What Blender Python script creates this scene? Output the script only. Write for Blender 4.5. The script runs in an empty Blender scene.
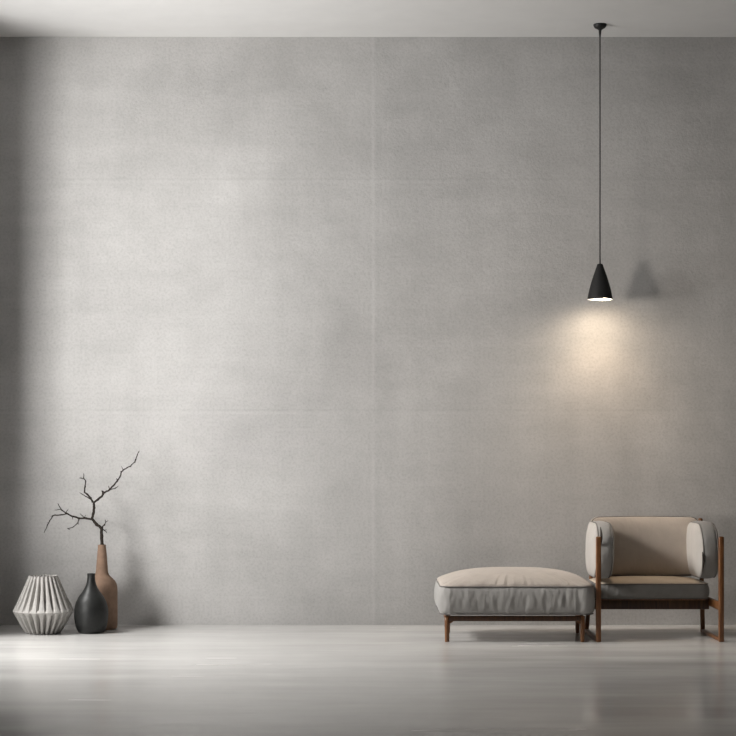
import bpy, bmesh, math, random
from mathutils import Vector, Matrix, noise

C = bpy.context.scene.collection
random.seed(7)
F = 1680.0            # focal length in pixels
EYE = 1.006           # camera height
DIST = 10.0           # camera to back wall

def W(px, py, d):     # photo pixel + distance in front of the back wall -> world point
    s = (DIST - d) / F
    return Vector(((px - 368) * s, -d, EYE - (py - 456) * s))

# ------------------------------------------------------------------ materials
def mat(name):
    m = bpy.data.materials.new(name); m.use_nodes = True
    nt = m.node_tree
    return m, nt, nt.nodes['Principled BSDF']

def N(nt, t, **kw):
    n = nt.nodes.new(t)
    for k, v in kw.items():
        if k in n.inputs: n.inputs[k].default_value = v
        else: setattr(n, k, v)
    return n

def math_(nt, op, a, b=None, clamp=False):
    n = nt.nodes.new('ShaderNodeMath'); n.operation = op; n.use_clamp = clamp
    for i, v in enumerate((a, b)):
        if v is None: continue
        if isinstance(v, (int, float)): n.inputs[i].default_value = v
        else: nt.links.new(v, n.inputs[i])
    return n.outputs[0]

def ramp(nt, fac, stops):
    r = nt.nodes.new('ShaderNodeValToRGB')
    while len(r.color_ramp.elements) < len(stops): r.color_ramp.elements.new(0.5)
    for e, (p, c) in zip(r.color_ramp.elements, stops):
        e.position = p; e.color = (c, c, c, 1) if isinstance(c, (int, float)) else (*c, 1)
    nt.links.new(fac, r.inputs[0]); return r.outputs[0]

def mixc(nt, blend, fac, a, b):
    n = nt.nodes.new('ShaderNodeMix'); n.data_type = 'RGBA'; n.blend_type = blend
    for i, v in ((0, fac), (6, a), (7, b)):
        if isinstance(v, (int, float)): n.inputs[i].default_value = v
        elif isinstance(v, tuple): n.inputs[i].default_value = (*v, 1)
        else: nt.links.new(v, n.inputs[i])
    return n.outputs[2]

def coords(nt, scale=(1, 1, 1)):
    tc = nt.nodes.new('ShaderNodeNewGeometry')
    mp = nt.nodes.new('ShaderNodeMapping'); mp.inputs['Scale'].default_value = scale
    nt.links.new(tc.outputs['Position'], mp.inputs[0]); return mp.outputs[0]

def tex_noise(nt, vec, scale, detail=4, rough=.55, dist=0):
    n = N(nt, 'ShaderNodeTexNoise', Scale=scale, Detail=detail, Roughness=rough, Distortion=dist)
    nt.links.new(vec, n.inputs['Vector']); return n.outputs[0]

def bump(nt, b, height, strength, dist=.01):
    n = N(nt, 'ShaderNodeBump', Strength=strength, Distance=dist)
    nt.links.new(height, n.inputs['Height']); nt.links.new(n.outputs[0], b.inputs['Normal'])

def concrete_wall():
    m, nt, b = mat('concrete_plaster')
    p = coords(nt)
    big = tex_noise(nt, p, .9, 5, .6, .4)
    mid = tex_noise(nt, coords(nt, (1, 1, 1.6)), 3.2, 6, .65)
    streak_v = tex_noise(nt, coords(nt, (9, 1, .5)), 1.0, 3)
    streak_h = tex_noise(nt, coords(nt, (.6, 1, 10)), 1.0, 3)
    fine = tex_noise(nt, p, 70, 4, .7)
    c = ramp(nt, big, [(.3, (.405, .396, .387)), (.7, (.535, .525, .515))])
    c = mixc(nt, 'MULTIPLY', 1, c, ramp(nt, mid, [(.3, .93), (.7, 1.05)]))
    c = mixc(nt, 'MULTIPLY', 1, c, ramp(nt, streak_v, [(.3, .975), (.7, 1.02)]))
    c = mixc(nt, 'MULTIPLY', 1, c, ramp(nt, streak_h, [(.3, .965), (.7, 1.02)]))
    c = mixc(nt, 'MULTIPLY', 1, c, ramp(nt, fine, [(.28, .84), (.55, 1.04)]))
    sx = nt.nodes.new('ShaderNodeSeparateXYZ')
    nt.links.new(nt.nodes.new('ShaderNodeNewGeometry').outputs['Position'], sx.inputs[0])
    # formwork seams: one upright, two level
    def line(axis, at, w):
        d = math_(nt, 'ABSOLUTE', math_(nt, 'SUBTRACT', sx.outputs[axis], at))
        return math_(nt, 'SUBTRACT', 1.0, math_(nt, 'DIVIDE', d, w, clamp=True), clamp=True)
    patch = ramp(nt, tex_noise(nt, coords(nt, (.8, 1, .8)), 1.5, 3), [(.35, .25), (.62, 1)])
    def lighten(c, l, k):
        f = math_(nt, 'MULTIPLY', math_(nt, 'MULTIPLY', l, patch), k)
        return mixc(nt, 'MIX', f, c, (.72, .71, .70))
    def darken(c, l, k):
        f = math_(nt, 'MULTIPLY', math_(nt, 'MULTIPLY', l, patch), k)
        return mixc(nt, 'MIX', f, c, (.25, .245, .24))
    c = lighten(c, line(0, .03, .014), .22)
    c = lighten(c, line(0, -.01, .13), .06)
    c = darken(c, line(0, .06, .022), .12)
    for z in (2.649, 1.274):
        c = darken(c, line(2, z + .006, .010), .20)
        c = lighten(c, line(2, z - .012, .012), .11)
        c = lighten(c, line(2, z - .05, .09), .05)
    nt.links.new(c, b.inputs['Base Color'])
    b.inputs['Roughness'].default_value = .85
    b.inputs['Specular IOR Level'].default_value = .2
    h = math_(nt, 'ADD', fine, math_(nt, 'MULTIPLY', tex_noise(nt, p, 14, 5, .6), 1.6))
    bump(nt, b, h, .28, .006)
    return m

def plain(name, col, rough=.8, nscale=30, var=.06, bstr=.1, spec=.3):
    m, nt, b = mat(name)
    n = tex_noise(nt, coords(nt), nscale, 4)
    lo = tuple(x * (1 - var) for x in col); hi = tuple(min(1, x * (1 + var)) for x in col)
    nt.links.new(ramp(nt, n, [(.3, lo), (.7, hi)]), b.inputs['Base Color'])
    b.inputs['Roughness'].default_value = rough
    b.inputs['Specular IOR Level'].default_value = spec
    if bstr: bump(nt, b, n, bstr, .003)
    return m

def floor_mat():
    m, nt, b = mat('polished_concrete')
    a = tex_noise(nt, coords(nt, (.35, 1.0, 1)), 1.6, 4, .5, .3)
    s = tex_noise(nt, coords(nt, (.3, 2.2, 1)), 1.6, 3, .5)
    f = tex_noise(nt, coords(nt, (.5, 1.5, 1)), 9, 4, .55)
    c = ramp(nt, a, [(.3, (.51, .50, .485)), (.7, (.61, .60, .585))])
    c = mixc(nt, 'MULTIPLY', 1, c, ramp(nt, s, [(.3, .94), (.7, 1.04)]))
    c = mixc(nt, 'MULTIPLY', 1, c, ramp(nt, f, [(.3, .95), (.7, 1.03)]))
    nt.links.new(c, b.inputs['Base Color'])
    nt.links.new(ramp(nt, s, [(.3, .15), (.7, .28)]), b.inputs['Roughness'])
    b.inputs['Specular IOR Level'].default_value = .5
    return m

def fabric(name, col, wr=.25):
    m, nt, b = mat(name)
    p = coords(nt)
    w1 = N(nt, 'ShaderNodeTexWave', Scale=160.0, Distortion=1.5); w1.bands_direction = 'X'
    w2 = N(nt, 'ShaderNodeTexWave', Scale=160.0, Distortion=1.5); w2.bands_direction = 'Z'
    nt.links.new(p, w1.inputs[0]); nt.links.new(p, w2.inputs[0])
    weave = math_(nt, 'ADD', w1.outputs[1], w2.outputs[1])
    n = tex_noise(nt, p, 12, 5)
    wr_n = tex_noise(nt, coords(nt, (26, 26, 5)), 1, 3, .5, .5)
    c = ramp(nt, n, [(.3, tuple(x * .93 for x in col)), (.7, tuple(x * 1.05 for x in col))])
    nt.links.new(c, b.inputs['Base Color'])
    b.inputs['Roughness'].default_value = .9
    b.inputs['Specular IOR Level'].default_value = .15
    b.inputs['Sheen Weight'].default_value = .15
    h = math_(nt, 'ADD', math_(nt, 'MULTIPLY', weave, .03), math_(nt, 'MULTIPLY', wr_n, wr * 6))
    bump(nt, b, h, .35, .006)
    return m

def wood(name='warm_oiled_wood', k=1):
    m, nt, b = mat(name)
    g = tex_noise(nt, coords(nt, (60, 60, 6)), 1, 5, .6, 1)
    c = ramp(nt, g, [(.25, (.070 * k, .022 * k, .006 * k)), (.55, (.175 * k, .072 * k, .024 * k)), (.8, (.27 * k, .12 * k, .043 * k))])
    nt.links.new(c, b.inputs['Base Color'])
    b.inputs['Roughness'].default_value = .42
    bump(nt, b, g, .08, .002)
    return m

M_WALL = concrete_wall()
M_CEIL = plain('ceiling_paint', (.74, .735, .725), .9, 6, .02, 0)
M_SIDE = plain('side_wall_plaster', (.13, .127, .122), .9, 4, .06, .1)
M_FLOOR = floor_mat()
M_FAB = fabric('greige_linen', (.42, .398, .375))
M_BACK_WARMED = fabric('lamp_warmed_linen', (.45, .39, .335))  # linen tinted with the lamp's warm light, for the back cushion
M_TOP_LAMPLIT = fabric('lamplit_top_linen', (.42, .375, .335))  # lamp warmth painted into the ottoman's top
M_SEAT_LAMPLIT = fabric('lamplit_seat_linen', (.58, .49, .39))  # lightened and warmed as if lamplight reached the seat top
M_BAND_SHADE = fabric('shaded_linen', (.235, .23, .222))  # greige linen with shade painted in, for seat and right arm bands
M_BAND_HALF_SHADE = fabric('half_shaded_linen', (.325, .318, .308))  # same linen, milder shade in its colour, for ottoman and left arm bands
M_PIPE = fabric('dark_piping', (.16, .15, .145), .05)
M_WOOD = wood()
M_WOOD_SHADE = wood('shaded_oiled_wood', .35)  # frame wood darkened to carry the shade on the rails
M_BLACK = plain('matt_black_metal', (.018, .018, .018), .5, 40, .1, .05, .4)
M_SHADE = plain('matt_black_lacquer', (.014, .014, .0145), .6, 60, .1, .12, .35)
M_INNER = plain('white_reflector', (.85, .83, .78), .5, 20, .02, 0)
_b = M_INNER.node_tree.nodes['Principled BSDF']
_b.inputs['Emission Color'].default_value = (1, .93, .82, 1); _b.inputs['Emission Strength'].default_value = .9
M_RIB = plain('pale_grey_ceramic', (.39, .376, .358), .75, 45, .10, .35, .3)
M_BOTTLE = plain('charcoal_ceramic', (.012, .0125, .012), .46, 40, .25, .30, .35)
M_TAN = plain('terracotta_clay', (.23, .152, .108), .85, 35, .12, .3, .2)
M_TWIG = plain('dark_bark', (.030, .024, .020), .9, 150, .4, .6, .2)
M_STRAP = plain('dark_leather', (.035, .027, .022), .55, 80, .2, .2, .4)

m, nt, b = mat('lamp_glow'); M_GLOW = m
b.inputs['Base Color'].default_value = (1, .95, .85, 1)
b.inputs['Emission Color'].default_value = (1.0, .93, .82, 1)
b.inputs['Emission Strength'].default_value = 3

# ------------------------------------------------------------------ mesh helpers
def link(name, bm, m, parent=None, smooth=True, recalc=True):
    if recalc: bmesh.ops.recalc_face_normals(bm, faces=bm.faces)
    me = bpy.data.meshes.new(name); bm.to_mesh(me); bm.free()
    me.materials.append(m)
    if smooth: me.polygons.foreach_set('use_smooth', [True] * len(me.polygons))
    o = bpy.data.objects.new(name, me); C.objects.link(o)
    if parent:
        o.parent = parent
        o.matrix_parent_inverse = Matrix.Translation(-parent.location)
    return o

def tag(o, label=None, cat=None, group=None, kind=None):
    if label: o['label'] = label
    if cat: o['category'] = cat
    if group: o['group'] = group
    if kind: o['kind'] = kind
    return o

def thing(name, label, cat, loc):
    o = bpy.data.objects.new(name, None); C.objects.link(o)
    o.empty_display_size = .1; o.location = loc
    return tag(o, label, cat)

def box(bm, lo, hi):
    vs = [bm.verts.new((x, y, z)) for x in (lo[0], hi[0]) for y in (lo[1], hi[1]) for z in (lo[2], hi[2])]
    for f in ((0, 1, 3, 2), (4, 6, 7, 5), (0, 4, 5, 1), (2, 3, 7, 6), (0, 2, 6, 4), (1, 5, 7, 3)):
        bm.faces.new([vs[i] for i in f])

def bevelled(lo, hi, r, seg=3):
    bm = bmesh.new(); box(bm, lo, hi)
    bmesh.ops.bevel(bm, geom=bm.edges[:] , offset=r, segments=seg, affect='EDGES', profile=.5, clamp_overlap=True)
    return bm

def lathe(bm, prof, cx, cy, n=64, cap0=False, cap1=False):
    rings = []
    for r, z in prof:
        rings.append([bm.verts.new((cx + r * math.cos(2 * math.pi * i / n), cy + r * math.sin(2 * math.pi * i / n), z)) for i in range(n)])
    for a, b_ in zip(rings, rings[1:]):
        for i in range(n):
            bm.faces.new((a[i], a[(i + 1) % n], b_[(i + 1) % n], b_[i]))
    if cap0: bm.faces.new(rings[0])
    if cap1: bm.faces.new(rings[-1])

def smooth_profile(pts, k=6):    # Catmull-Rom through (r, z)
    out = []
    P = [pts[0]] + list(pts) + [pts[-1]]
    for i in range(1, len(P) - 2):
        p0, p1, p2, p3 = P[i - 1], P[i], P[i + 1], P[i + 2]
        for j in range(k):
            t = j / k
            out.append(tuple(.5 * ((2 * p1[a]) + (-p0[a] + p2[a]) * t + (2 * p0[a] - 5 * p1[a] + 4 * p2[a] - p3[a]) * t * t
                             + (-p0[a] + 3 * p1[a] - 3 * p2[a] + p3[a]) * t ** 3) for a in (0, 1)))
    out.append(tuple(pts[-1])); return out

def tube(bm, pts, radii, n=8, closed=False):
    pts = [Vector(p) for p in pts]
    rings = []; L = len(pts); up = Vector((0, 0, 1))
    prev = None
    for i, p in enumerate(pts):
        if closed: t = pts[(i + 1) % L] - pts[i - 1]
        else: t = pts[min(i + 1, L - 1)] - pts[max(i - 1, 0)]
        t.normalize()
        if prev is None:
            a = t.cross(Vector((0, 1, 0)) if abs(t.y) < .9 else Vector((1, 0, 0)))
        else:
            a = prev - t * prev.dot(t)
        a.normalize(); prev = a; b_ = t.cross(a)
        r = radii[i] if isinstance(radii, (list, tuple)) else radii
        rings.append([bm.verts.new(p + (a * math.cos(2 * math.pi * k / n) + b_ * math.sin(2 * math.pi * k / n)) * r) for k in range(n)])
    for i in range(L if closed else L - 1):
        A, B = rings[i], rings[(i + 1) % L]
        for k in range(n):
            bm.faces.new((A[k], A[(k + 1) % n], B[(k + 1) % n], B[k]))
    if not closed:
        bm.faces.new(rings[0]); bm.faces.new(rings[-1])

# ------------------------------------------------------------------ box cushion
def round_rect(hu, hv, r, step=.006):
    pts = []
    def seg(a, b_):
        n = max(2, int((Vector(b_) - Vector(a)).length / step))
        for i in range(n): pts.append((a[0] + (b_[0] - a[0]) * i / n, a[1] + (b_[1] - a[1]) * i / n))
    def arc(cx, cy, a0):
        n = max(6, int(r * math.pi / 2 / step))
        for i in range(n):
            a = a0 + math.pi / 2 * i / n; pts.append((cx + r * math.cos(a), cy + r * math.sin(a)))
    seg((-hu + r, -hv), (hu - r, -hv)); arc(hu - r, -hv + r, -math.pi / 2)
    seg((hu, -hv + r), (hu, hv - r)); arc(hu - r, hv - r, 0)
    seg((hu - r, hv), (-hu + r, hv)); arc(-hu + r, hv - r, math.pi / 2)
    seg((-hu, hv - r), (-hu, -hv + r)); arc(-hu + r, -hv + r, math.pi)
    return pts

BANDF = [0]
def cushion(hu, hv, hw, r, dome_top, dome_bot, band, fold=.003, seed=0, dp=2.6, dq=.55, top_fold=.003):
    """Plan hu x hv, band from w=-hw to +hw bulging by «band», domed faces; returns (verts function list) as bmesh + piping loops."""
    bm = bmesh.new()
    per = round_rect(hu, hv, r); n = len(per)
    # outward normals of the perimeter
    nor = []
    for i in range(n):
        a = Vector(per[i - 1]); b_ = Vector(per[(i + 1) % n]); t = (b_ - a).normalized(); nor.append(Vector((t.y, -t.x)))
    arc = [0]
    for i in range(1, n): arc.append(arc[-1] + (Vector(per[i]) - Vector(per[i - 1])).length)
    def fnoise(s, q, f):
        return noise.noise(Vector((s * f, q * 1.7 + seed * 11.3, seed * 3.7)))
    rings = []; K = 14
    seam_ins = .004
    for k in range(K + 1):
        q = k / K; w = -hw + 2 * hw * q
        pr = (1 - abs(2 * q - 1) ** 2.6)
        ring = []
        for i in range(n):
            s = arc[i]
            f = fold * pr * (1.1 * fnoise(s, q, 22) + .8 * fnoise(s, q * 1.6 + 5, 48))
            f += fold * .7 * abs(2 * q - 1) ** 1.5 * fnoise(s, 9, 75)
            off = band * pr + f - seam_ins * (abs(2 * q - 1) ** 10)
            ring.append(bm.verts.new((per[i][0] + nor[i].x * off, per[i][1] + nor[i].y * off, w)))
        rings.append(ring)
    for a, b_ in zip(rings, rings[1:]):
        for i in range(n):
            bm.faces.new((a[i], a[(i + 1) % n], b_[(i + 1) % n], b_[i]))
    BANDF[0] = len(bm.faces)
    def cap(base, wz, H, sgn):
        T = [.99, .975, .955, .93, .90, .86, .81, .75, .68, .6, .5, .4, .3, .2, .1]
        prev = base
        for t in T:
            ring = []
            for i in range(n):
                x, y = per[i][0] * t, per[i][1] * t
                X = min(1, abs(x) / hu); Y = min(1, abs(y) / hv)
                g = (max(0, (1 - X ** dp) * (1 - Y ** dp))) ** dq
                g = .75 * g + .25 * (1 - t ** 4)
                d = (1 - t) * min(hu, hv)
                fo = top_fold * math.exp(-d / .035) * (1 - math.exp(-d / .004)) * (1.4 * fnoise(arc[i], 3 + sgn, 40) + fnoise(arc[i], 7, 80))
                ring.append(bm.verts.new((x, y, wz + sgn * (H * g + fo))))
            for i in range(n):
                bm.faces.new((prev[i], prev[(i + 1) % n], ring[(i + 1) % n], ring[i]))
            prev = ring
        c = bm.verts.new((0, 0, wz + sgn * H))
        for i in range(n): bm.faces.new((prev[i], prev[(i + 1) % n], c))
    cap(rings[-1], hw, dome_top, 1); cap(rings[0], -hw, dome_bot, -1)
    loops = [[(per[i][0] + nor[i].x * .0005, per[i][1] + nor[i].y * .0005, w) for i in range(0, n, 2)] for w in (hw, -hw)]
    return bm, loops

def put_cushion(name, parent, M, warp, args, pipe=.0035, label=None, face=None, band=None):
    bm, loops = cushion(**args)
    f = (lambda v: M @ Vector(warp(v))) if warp else (lambda v: M @ v)
    for v in bm.verts: v.co = f(v.co.copy())
    o = link(name, bm, face or M_FAB, parent)
    if band:
        o.data.materials.append(band)
        for p in o.data.polygons:
            if p.index < BANDF[0]: p.material_index = 1
    if label: o['label'] = label
    for lp in loops:
        pb = bmesh.new(); tube(pb, [f(Vector(p)) for p in lp], pipe, 6, True)
        p = link('piping', pb, M_PIPE, o)
        p.matrix_parent_inverse = Matrix.Identity(4)
        p['label'] = 'dark piping along the seam'
    return o

# ------------------------------------------------------------------ room
XL, XR, YF, H = -2.4, 2.75, -11.5, 3.5
JAMB = -.80
def struct(name, lo, hi, m):
    bm = bmesh.new(); box(bm, lo, hi); o = link(name, bm, m, smooth=False); o['kind'] = 'structure'; return o
struct('floor', (XL - .3, YF - .2, -.2), (XR + .2, .2, 0), M_FLOOR)
struct('ceiling', (XL - .3, YF - .2, H), (XR + .2, .2, H + .2), M_CEIL)
struct('wall_back', (XL - .3, 0, 0), (XR + .2, .2, H), M_WALL)
struct('wall_right', (XR, YF, 0), (XR + .2, 0, H), M_SIDE)
struct('wall_front', (XL - .3, YF - .2, 0), (XR + .2, YF, H), M_SIDE)
bm = bmesh.new()                                    # left wall with its tall window opening
box(bm, (XL - .04, JAMB, 0), (XL, 0, H))
box(bm, (XL - .3, YF, 0), (XL, -7.2, H))
o = link('wall_left', bm, M_SIDE, smooth=False); o['kind'] = 'structure'

# ------------------------------------------------------------------ pendant lamp
LD = .29
lp = W(600, 299.5, LD); lx, ly = lp.x, -LD
t = thing('pendant_lamp', 'matt black cone pendant lamp hanging lit on a long thin cord from the ceiling', 'lamp', (lx, ly, H))
s = (DIST - LD) / F
bm = bmesh.new()
lathe(bm, smooth_profile([(6.6 * s, H), (6.5 * s, H - .006), (5.4 * s, H - .018), (2.8 * s, H - .027), (1.5 * s, H - .034), (1.1 * s, H - .055), (.75 * s, H - .075)], 5), lx, ly, 40, True, True)
link('ceiling_rose', bm, M_BLACK, t)
zb, zt = lp.z, W(600, 264, LD).z
bm = bmesh.new(); tube(bm, [(lx, ly, H - .07), (lx, ly, (H + zt) / 2), (lx, ly, zt - .002)], .0037, 10)
link('cord', bm, M_BLACK, t)
hh = zt - zb
outer = [(2.3 * s, zt), (2.9 * s, zt - .004), (3.6 * s, zt - .018)] + [((3.6 + 8.9 * (1 - (1 - u) ** 1.35)) * s, zt - .018 - (hh - .018) * u) for u in [i / 14 for i in range(1, 15)]]
bm = bmesh.new()
lathe(bm, outer, lx, ly, 72, True, False)
link('lamp_shade', bm, M_SHADE, t)
bm = bmesh.new()
inner = [(r - .0025, z) for r, z in outer[6:]]
lathe(bm, [(outer[-1][0], zb), (outer[-1][0] - .0025, zb)] + inner[::-1][1:], lx, ly, 72)
o = link('reflector', bm, M_INNER, t); o['label'] = 'white inside of the shade'
bm = bmesh.new()
rr = outer[-1][0] - .004
lathe(bm, [(.001, zb + .030), (.03, zb + .0302), (.052, zb + .031), (.052, zb + .036)], lx, ly, 64, True, True)
o = link('diffuser', bm, M_GLOW, t); o['label'] = 'glowing white lamp opening'

# ------------------------------------------------------------------ ribbed vase
vc = W(43.3, 633, .45); vs = (DIST - .45) / F
def VZ(py): return EYE - (py - 456) * vs
Z = lambda py: max(0, VZ(py))
NR = 23
def pleat_ring(bm, r, z, depth, ga, ph):
    vs_ = []
    for i in range(NR):
        a0 = 2 * math.pi * (i + ph) / NR; da = 2 * math.pi / NR
        for u, rad in ((.0, r - depth), (.5 - ga, r - depth * .06), (.5, r), (.5 + ga, r - depth * .06)):
            a = a0 + u * da
            vs_.append(bm.verts.new((vc.x + rad * math.cos(a), vc.y + rad * math.sin(a), z)))
    return vs_
bm = bmesh.new()
spec = [  # py, r px, groove depth px, half ridge width
    (634.2, 15.5, 1.5, .14), (633.0, 17.5, 3.6, .17), (626, 21.8, 6.0, .17), (619, 25.6, 6.4, .17), (613.5, 28.6, 4.6, .22),
    (610.6, 30.2, .4, .30), (607.5, 28.6, 4.4, .29), (600, 25.0, 6.4, .24), (590, 20.6, 5.8, .20), (581, 16.6, 4.6, .18), (576.3, 14.6, 2.6, .18)]
z0 = .0
rings = [pleat_ring(bm, r * vs, .001 if k == 0 else max(.004, VZ(py)), dpt * vs, g, .25) for k, (py, r, dpt, g) in enumerate(spec)]
topz = VZ(575.5)
rings.append(pleat_ring(bm, 14.4 * vs, topz, .25 * vs, .15, .25))
rings.append(pleat_ring(bm, 13.2 * vs, topz - .001, .3 * vs, .15, .25))
rings.append(pleat_ring(bm, 17 * vs, VZ(592), 1.0 * vs, .15, .25))
rings.append(pleat_ring(bm, 22 * vs, VZ(610), .5 * vs, .15, .25))
rings.append(pleat_ring(bm, 12 * vs, .012, .5 * vs, .15, .25))
for a, b_ in zip(rings, rings[1:]):
    for i in range(len(a)): bm.faces.new((a[i], a[(i + 1) % len(a)], b_[(i + 1) % len(a)], b_[i]))
bm.faces.new(rings[0]); bm.faces.new(rings[-1])
o = link('ribbed_vase', bm, M_RIB, smooth=False)
tag(o, 'wide grey ceramic vase with deep pleated ribs and an angular waist, on the floor', 'vase')
md = o.modifiers.new('edges', 'BEVEL'); md.width = .0016; md.segments = 2; md.limit_method = 'ANGLE'; md.angle_limit = math.radians(25)

# ------------------------------------------------------------------ bottle vases
def bottle(name, px, d, py_r, m, label, wall=.006):
    s = (DIST - d) / F; cx = (px - 368) * s; off = 456 + EYE / s     # floor pixel at this depth
    base = py_r[0][0]
    prof = [(r * s, max(0, (off - (py + (off - base))) * s + 0)) for py, r in py_r]
    prof = smooth_profile(prof, 6)
    bm = bmesh.new()
    tr, tz = prof[-1]
    inner = [(tr - wall * .35, tz + .002), (tr - wall * .8, tz - .001), (max(.004, tr - wall * .9), tz - .05), (tr - wall * .6, tz - .125)]
    lathe(bm, prof + inner, cx, -d, 72, True, True)
    o = link(name, bm, m); tag(o, label, 'vase'); return cx, tz
bottle('bottle_vase', 91.2, .44, [(632.8, 10.8), (632.4, 12.0), (630.5, 13.6), (627, 15.2), (622, 16.3), (615, 16.9), (609, 16.7), (602.5, 15.2), (597, 12.6), (592.5, 9.4), (588, 6.6), (584, 4.9), (580, 4.05), (576, 3.8), (573.8, 4.1)],
       M_BOTTLE, 'small black bottle vase with a short neck, standing in front of the tan bottle vase')
tx, tz = bottle('bottle_vase', 102, .24, [(630.2, 12.8), (629.6, 14.2), (627.5, 15.2), (622, 15.45), (612, 15.5), (600, 15.4), (592, 15.4), (587, 15.0), (583, 13.6), (579.5, 10.8), (576.5, 7.6), (573, 6.2), (566, 5.6), (556, 4.8), (549, 4.1), (546.0, 3.9)],
       M_TAN, 'tall tan clay bottle vase with a long neck, holding a bare branch')

# ------------------------------------------------------------------ branch
bm = bmesh.new()
BD = .24; bs = (DIST - BD) / F
def bp(zx, zy, dy=0): return W(35 + zx / 6.133, 440 + zy / 6.133, BD + dy)
def limb(pts, r0, r1, dy0=0, dy1=0):
    n = len(pts); L = []
    for i, (x, y) in enumerate(pts): L.append(bp(x, y, dy0 + (dy1 - dy0) * i / max(1, n - 1)))
    out = []; R = []
    for i in range(n - 1):
        for k in range(4):
            tt = k / 4; p = L[i].lerp(L[i + 1], tt)
            g = (i + tt) / (n - 1)
            j = min(r1, .28 * bs); j = j if i or len(pts) < 9 else 0
            out.append(p + Vector((random.uniform(-j, j), random.uniform(-j, j), random.uniform(-j, j))))
            R.append(1.42 * (r0 + (r1 - r0) * g ** .8) * (1.25 if k == 0 and 0 < i else 1) * random.uniform(.9, 1.08))
    out.append(L[-1]); R.append(r1 * .7)
    tube(bm, out, R, 7)
px_ = bs
limb([(413, 760), (411, 700), (411, 640), (409, 590), (408, 540), (380, 517), (350, 485), (358, 450), (364, 415), (360, 383)], 1.25 * px_, .85 * px_)
limb([(360, 385), (385, 365), (412, 345), (420, 325), (458, 306), (480, 280), (505, 250), (522, 225), (530, 195), (548, 180), (585, 160), (612, 135), (625, 100), (640, 66)], .8 * px_, .28 * px_, 0, .06)
limb([(356, 383), (342, 355), (322, 335), (305, 320), (306, 285), (313, 255), (300, 238), (272, 233)], .75 * px_, .3 * px_, 0, -.04)
limb([(300, 238), (298, 205)], .35 * px_, .25 * px_, -.04, -.05)
limb([(345, 365), (310, 345), (273, 322)], .5 * px_, .22 * px_, 0, .03)
limb([(350, 487), (310, 480), (270, 480), (230, 468), (195, 452), (160, 460), (112, 462), (92, 495), (78, 520), (56, 570)], .8 * px_, .25 * px_, 0, -.05)
limb([(195, 452), (165, 430), (150, 410), (140, 388)], .5 * px_, .25 * px_, -.02, .0)
limb([(160, 425), (120, 430)], .35 * px_, .2 * px_, -.02, -.03)
limb([(190, 445), (205, 422)], .3 * px_, .15 * px_, -.02, -.03)
limb([(270, 485), (262, 510), (235, 535), (198, 543), (215, 550)], .45 * px_, .2 * px_, 0, .04)
limb([(312, 480), (290, 465), (276, 452)], .35 * px_, .18 * px_)
limb([(300, 480), (312, 460)], .35 * px_, .15 * px_)
limb([(407, 540), (425, 520), (435, 505), (430, 488)], .55 * px_, .25 * px_, 0, .03)
limb([(433, 505), (450, 492)], .3 * px_, .15 * px_, .03, .04)
limb([(408, 545), (425, 552), (442, 572)], .5 * px_, .2 * px_, 0, -.03)
limb([(428, 553), (440, 550)], .3 * px_, .15 * px_, -.02, -.02)
limb([(415, 330), (412, 312), (424, 316)], .5 * px_, .35 * px_, .01, .01)
limb([(458, 306), (450, 280)], .35 * px_, .18 * px_, .02, .02)
limb([(462, 303), (490, 298), (513, 282)], .4 * px_, .18 * px_, .02, .0)
limb([(490, 297), (500, 290)], .3 * px_, .2 * px_, .01, .0)
limb([(505, 250), (500, 234)], .35 * px_, .2 * px_, .03, .03)
limb([(533, 195), (520, 190)], .3 * px_, .15 * px_, .04, .04)
limb([(540, 183), (530, 160)], .3 * px_, .15 * px_, .04, .05)
limb([(612, 135), (618, 112)], .4 * px_, .15 * px_, .05, .05)
limb([(112, 462), (95, 470)], .3 * px_, .15 * px_, -.04, -.04)
limb([(85, 508), (72, 510)], .3 * px_, .15 * px_, -.04, -.04)
limb([(262, 508), (270, 520)], .3 * px_, .15 * px_, .01, .01)
limb([(230, 470), (232, 488)], .3 * px_, .15 * px_, 0, .01)
o = link('bare_branch', bm, M_TWIG)
tag(o, 'dark bare forking branch with short twigs, standing in the tan bottle vase', 'branch')

# ------------------------------------------------------------------ ottoman
OF, OR_ = .95, .36
so = (DIST - OF) / F
ox0, ox1 = (439.6 - 368) * so, (595.2 - 368) * so
ocx = (ox0 + ox1) / 2; ohu = (ox1 - ox0) / 2; ocy = -(OF + OR_) / 2; ohv = (OF - OR_) / 2
oz_t, oz_b = EYE - (587 - 456) * so, EYE - (614.5 - 456) * so
t = thing('ottoman', 'low rectangular grey upholstered ottoman with domed top on short wooden legs, beside the armchair', 'ottoman', (ocx, ocy, 0))
M = Matrix.Translation((ocx, ocy, (oz_t + oz_b) / 2))
put_cushion('seat_cushion', t, M, None, dict(hu=ohu - .004, hv=ohv - .004, hw=(oz_t - oz_b) / 2, r=.055, dome_top=.086, dome_bot=.014, band=.010, fold=.0042, seed=1, dp=2.4, dq=.55, top_fold=.0045), pipe=.0032, face=M_TOP_LAMPLIT, band=M_BAND_HALF_SHADE)
zr1, zr0 = EYE - (616.6 - 456) * so, EYE - (622 - 456) * so
lf = .905; lr = .44
slf = (DIST - lf) / F
legs = [((447 - 368) * slf, -lf), ((582.4 - 368) * slf, -lf), ((448 - 368) * (DIST - lr) / F, -lr), ((577.5 - 368) * (DIST - lr) / F, -lr)]
for (x, y) in legs:
    bm = bmesh.new()
    lathe(bm, [(.0105, .0), (.0115, .002), (.0135, zr0 - .004), (.0138, zr1 - .001)], x, y, 28, True, True)
    link('leg', bm, M_WOOD, t)
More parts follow.
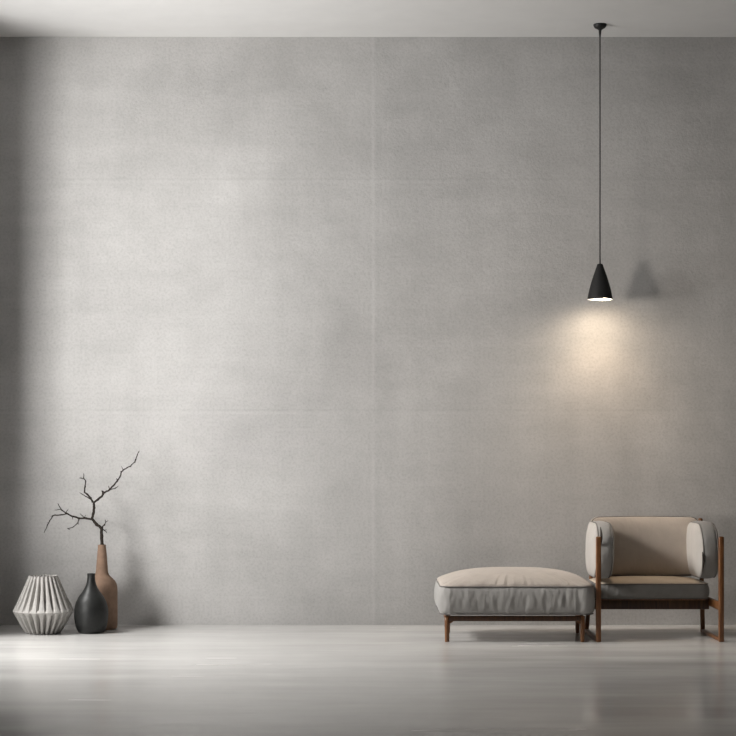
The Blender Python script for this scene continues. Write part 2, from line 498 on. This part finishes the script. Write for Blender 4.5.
for i, (a, b_) in enumerate(((0, 1), (2, 3))):
    bm = bevelled((legs[a][0], legs[a][1] - .010, zr0), (legs[b_][0], legs[a][1] + .010, zr1), .005)
    link('rail', bm, M_WOOD_SHADE, t)
for (a, b_) in ((0, 2), (1, 3)):
    xa, xb = legs[a][0], legs[b_][0]
    bm = bevelled((min(xa, xb) - .008, legs[a][1], zr0 + .003), (min(xa, xb) + .012, legs[b_][1], zr1 - .001), .005)
    link('rail', bm, M_WOOD, t)
for sx, k in ((1, 0), (-1, 1)):                   # little corner braces under the front rail
    x = legs[k][0]
    bm = bmesh.new(); tube(bm, [(x + sx * .008, -lf, zr0 - .010), (x + sx * .02, -lf, zr0 - .006), (x + sx * .034, -lf, zr0 + .004)], .005, 8)
    link('corner_brace', bm, M_WOOD, t)

# ------------------------------------------------------------------ armchair
AF, AR = .91, .41
sa = (DIST - AF) / F
xl, xr = (598.4 - 368) * sa, (721.2 - 368) * sa
acx = (xl + xr) / 2; acy = -(AF + AR) / 2
t = thing('armchair', 'low wooden-framed armchair with grey back, seat and arm cushions, beside the ottoman', 'armchair', (acx, acy, 0))
ptop = EYE - (536.5 - 456) * sa; hp = .0142
for x in (xl, xr):
    out = -1 if x == xl else 1
    bm = bevelled((x - hp, -AF - .013, 0), (x + hp, -AF + .013, ptop), .007, 4); link('front_leg', bm, M_WOOD, t)
    bm = bevelled((x - .012, -AR - .013, 0), (x + .012, -AR + .013, .30), .006, 4)
    # the rear legs lean back and rise behind the back cushion
    for v in bm.verts:
        if v.co.z > .2:
            v.co.z = v.co.z - .30 + (.60 if out < 0 else .645); v.co.y += .16; v.co.x += (.075 if out < 0 else .018)
    link('rear_leg', bm, M_WOOD, t)
    bm = bevelled((x - .011, -AF + .010, .001), (x + .011, -AR - .010, .019), .004); link('floor_rail', bm, M_WOOD, t)
    bm = bevelled((x - .009, -AF + .010, .168), (x + .009, -AR - .010, .214), .005); link('side_rail', bm, M_WOOD, t)
FR = .61
bm = bevelled((xl + .006, -FR - .012, .150), (xr - .006, -FR + .012, .207), .004); link('front_rail', bm, M_WOOD_SHADE, t)
bm = bevelled((xl + .006, -.42, .160), (xr - .006, -.40, .205), .004); link('back_rail', bm, M_WOOD, t)
bm = bevelled((xl + .03, -FR - .03, .202), (xr - .03, -.36, .210), .003); o = link('seat_board', bm, M_WOOD, t)
# back top rail between rear legs, behind the cushion
bm = bevelled((xl + .09, -.285, .56), (xr - .03, -.262, .60), .004); link('back_rail', bm, M_WOOD, t)

# seat cushion
SF, SR = .70, .33
ss = (DIST - SF) / F
sz_t, sz_b = EYE - (584 - 456) * ss, EYE - (599 - 456) * ss
M = Matrix.Translation((acx - .002, -(SF + SR) / 2, (sz_t + sz_b) / 2))
put_cushion('seat_cushion', t, M, None, dict(hu=.312, hv=(SF - SR) / 2, hw=(sz_t - sz_b) / 2 - .002, r=.04, dome_top=.030, dome_bot=.004, band=.007, fold=.0035, seed=3, dp=3, dq=.5, top_fold=.0015), pipe=.003, face=M_SEAT_LAMPLIT, band=M_BAND_SHADE)

# back cushion: plan in (x, z), thickness along y
bz0, bz1 = .318, .650
bcz = (bz0 + bz1) / 2
R90 = Matrix.Rotation(math.radians(90), 4, 'X')      # local z -> -y
M = Matrix.Translation((acx, -.365, bcz)) @ Matrix.Rotation(math.radians(-8), 4, 'X') @ R90
bw = .305
def warp_back(v):
    X = v[0] / bw
    return (v[0] * (1 + .02 * (v[1] / .16)), v[1] * (1 + (.06 if v[1] > 0 else .03) * (1 - X * X)), v[2] + .05 * X * X)
put_cushion('back_cushion', t, M, warp_back, dict(hu=bw, hv=(bz1 - bz0) / 2 - .004, hw=.04, r=.05, dome_top=.05, dome_bot=.02, band=.006, fold=.001, seed=5, dp=2.4, dq=.6, top_fold=.001), pipe=.0025, face=M_BACK_WARMED)

# arm cushions: plan in (y, z), thickness along x
for side, x in ((-1, xl), (1, xr)):
    cxa = x - side * (.045 if side > 0 else .046)
    # local x -> world y, local y -> world z, local z -> world x
    B = Matrix(((0, 0, 1, 0), (1, 0, 0, 0), (0, 1, 0, 0), (0, 0, 0, 1)))
    M = Matrix.Translation((cxa, -.625, .485)) @ Matrix.Rotation(math.radians(-side * 1.5), 4, 'Y') @ B
    put_cushion('arm_cushion', t, M, None, dict(hu=.232, hv=.150, hw=.039, r=.143, dome_top=.026, dome_bot=.026, band=.006, fold=.0015, seed=8 + side, dp=2.4, dq=.6, top_fold=.0015), pipe=.0028, band=M_BAND_SHADE if side > 0 else M_BAND_HALF_SHADE)
    # dark strap that ties the cushion to the post
    bm = bmesh.new()
    zs = .565 if side < 0 else .43
    xs = x + .018 if side < 0 else x - .092
    for k in range(1):
        pts = [(xs + .004 * math.sin(u * 3), -.868 + .012 * (2 * u - 1) ** 2, zs - .055 + .11 * u) for u in [i / 10 for i in range(11)]]
        tube(bm, pts, [.0015 + .0055 * math.sin(math.pi * i / 10) for i in range(11)], 8)
    o = link('strap', bm, M_STRAP, t); o['label'] = 'dark leather strap on the arm cushion'

# ------------------------------------------------------------------ light
def aim(o, p):
    o.rotation_euler = (Vector(p) - o.location).to_track_quat('-Z', 'Y').to_euler()
def area(name, loc, target, sx, sy, power, col, spread=180):
    l = bpy.data.lights.new(name, 'AREA'); l.shape = 'RECTANGLE'; l.size = sx; l.size_y = sy
    l.energy = power; l.color = col; l.spread = math.radians(spread)
    o = bpy.data.objects.new(name, l); C.objects.link(o); o.location = loc; aim(o, target); return o
area('window_light', (-3.75, -3.2, 1.9), (-1.25, 0, 2.1), .8, 1.7, 25, (1, .985, .965), 62)
area('wall_base_fill_light', (-3.75, -3.1, .9), (-1.3, 0, .75), 1.1, 1.1, 2.6, (1, .985, .965), 50)  # added fill that lifts the lower left of the back wall
area('pendant_shadow_light', (-4.6, -6.1, 1.1), (1.7, 0, 1.7), 1.1, 1.1, 4.2, (1, .92, .84), 21)  # extra light, placed to throw the pendant's shadow on the wall
area('vase_fill_light', (-4.4, -6.0, 1.5), (-1.25, 0, .75), 1.2, 1.2, 2.6, (1, .985, .965), 22)  # unseen fill, put in to brighten the wall beside the vases
area('ceiling_fill_light', (-3.3, -1.9, 1.2), (-.3, -1.1, 3.5), .7, .8, 21, (1, .985, .965), 78)  # added uplight that brightens the ceiling
area('floor_fill_light', (-3.5, -1.5, 2.9), (-1.3, -1.25, 0), 1.0, 1.0, 51, (1, .985, .965), 75)  # added beam for the bright patch on the left of the floor
area('furniture_fill_light', (-3.3, -1.8, 2.9), (1.5, -.85, .4), 1.4, 1.4, 7.5, (1, .95, .89), 28)  # invented side light that whitens left faces of chair and ottoman
def spot(name, z, deg, power, col, r, tilt):
    sl = bpy.data.lights.new(name, 'SPOT'); sl.energy = power; sl.color = col; sl.spot_size = math.radians(deg); sl.spot_blend = 1; sl.shadow_soft_size = r
    o = bpy.data.objects.new(name, sl); C.objects.link(o); o.location = (lx + .020, ly + .034, z)
    aim(o, o.location + Vector(tilt))
spot('lamp_bulb_light', zb + .008, 178, 8.5, (1, .80, .58), .020, (.16, .42, -1))
spot('lamp_beam_light', zb + .022, 110, 15, (1, .75, .52), .006, (.0, -.05, -1))

w = bpy.data.worlds.new('world'); bpy.context.scene.world = w; w.use_nodes = True
w.node_tree.nodes['Background'].inputs[0].default_value = (.85, .92, 1, 1)
w.node_tree.nodes['Background'].inputs[1].default_value = .02

# ------------------------------------------------------------------ camera
cam = bpy.data.cameras.new('camera'); co = bpy.data.objects.new('camera', cam); C.objects.link(co)
co.location = (0, -DIST, EYE); co.rotation_euler = (math.radians(90), 0, 0)
cam.sensor_width = 36; cam.lens = 36 * F / 736; cam.shift_y = (456 - 368) / 736
cam.clip_end = 60
sc = bpy.context.scene; sc.camera = co
sc.view_settings.view_transform = 'Standard'; sc.view_settings.look = 'None'
sc.view_settings.exposure = 0; sc.view_settings.gamma = 1
sc.cycles.use_denoising = True
sc.cycles.max_bounces = 10; sc.cycles.diffuse_bounces = 6
sc.cycles.sample_clamp_indirect = 4
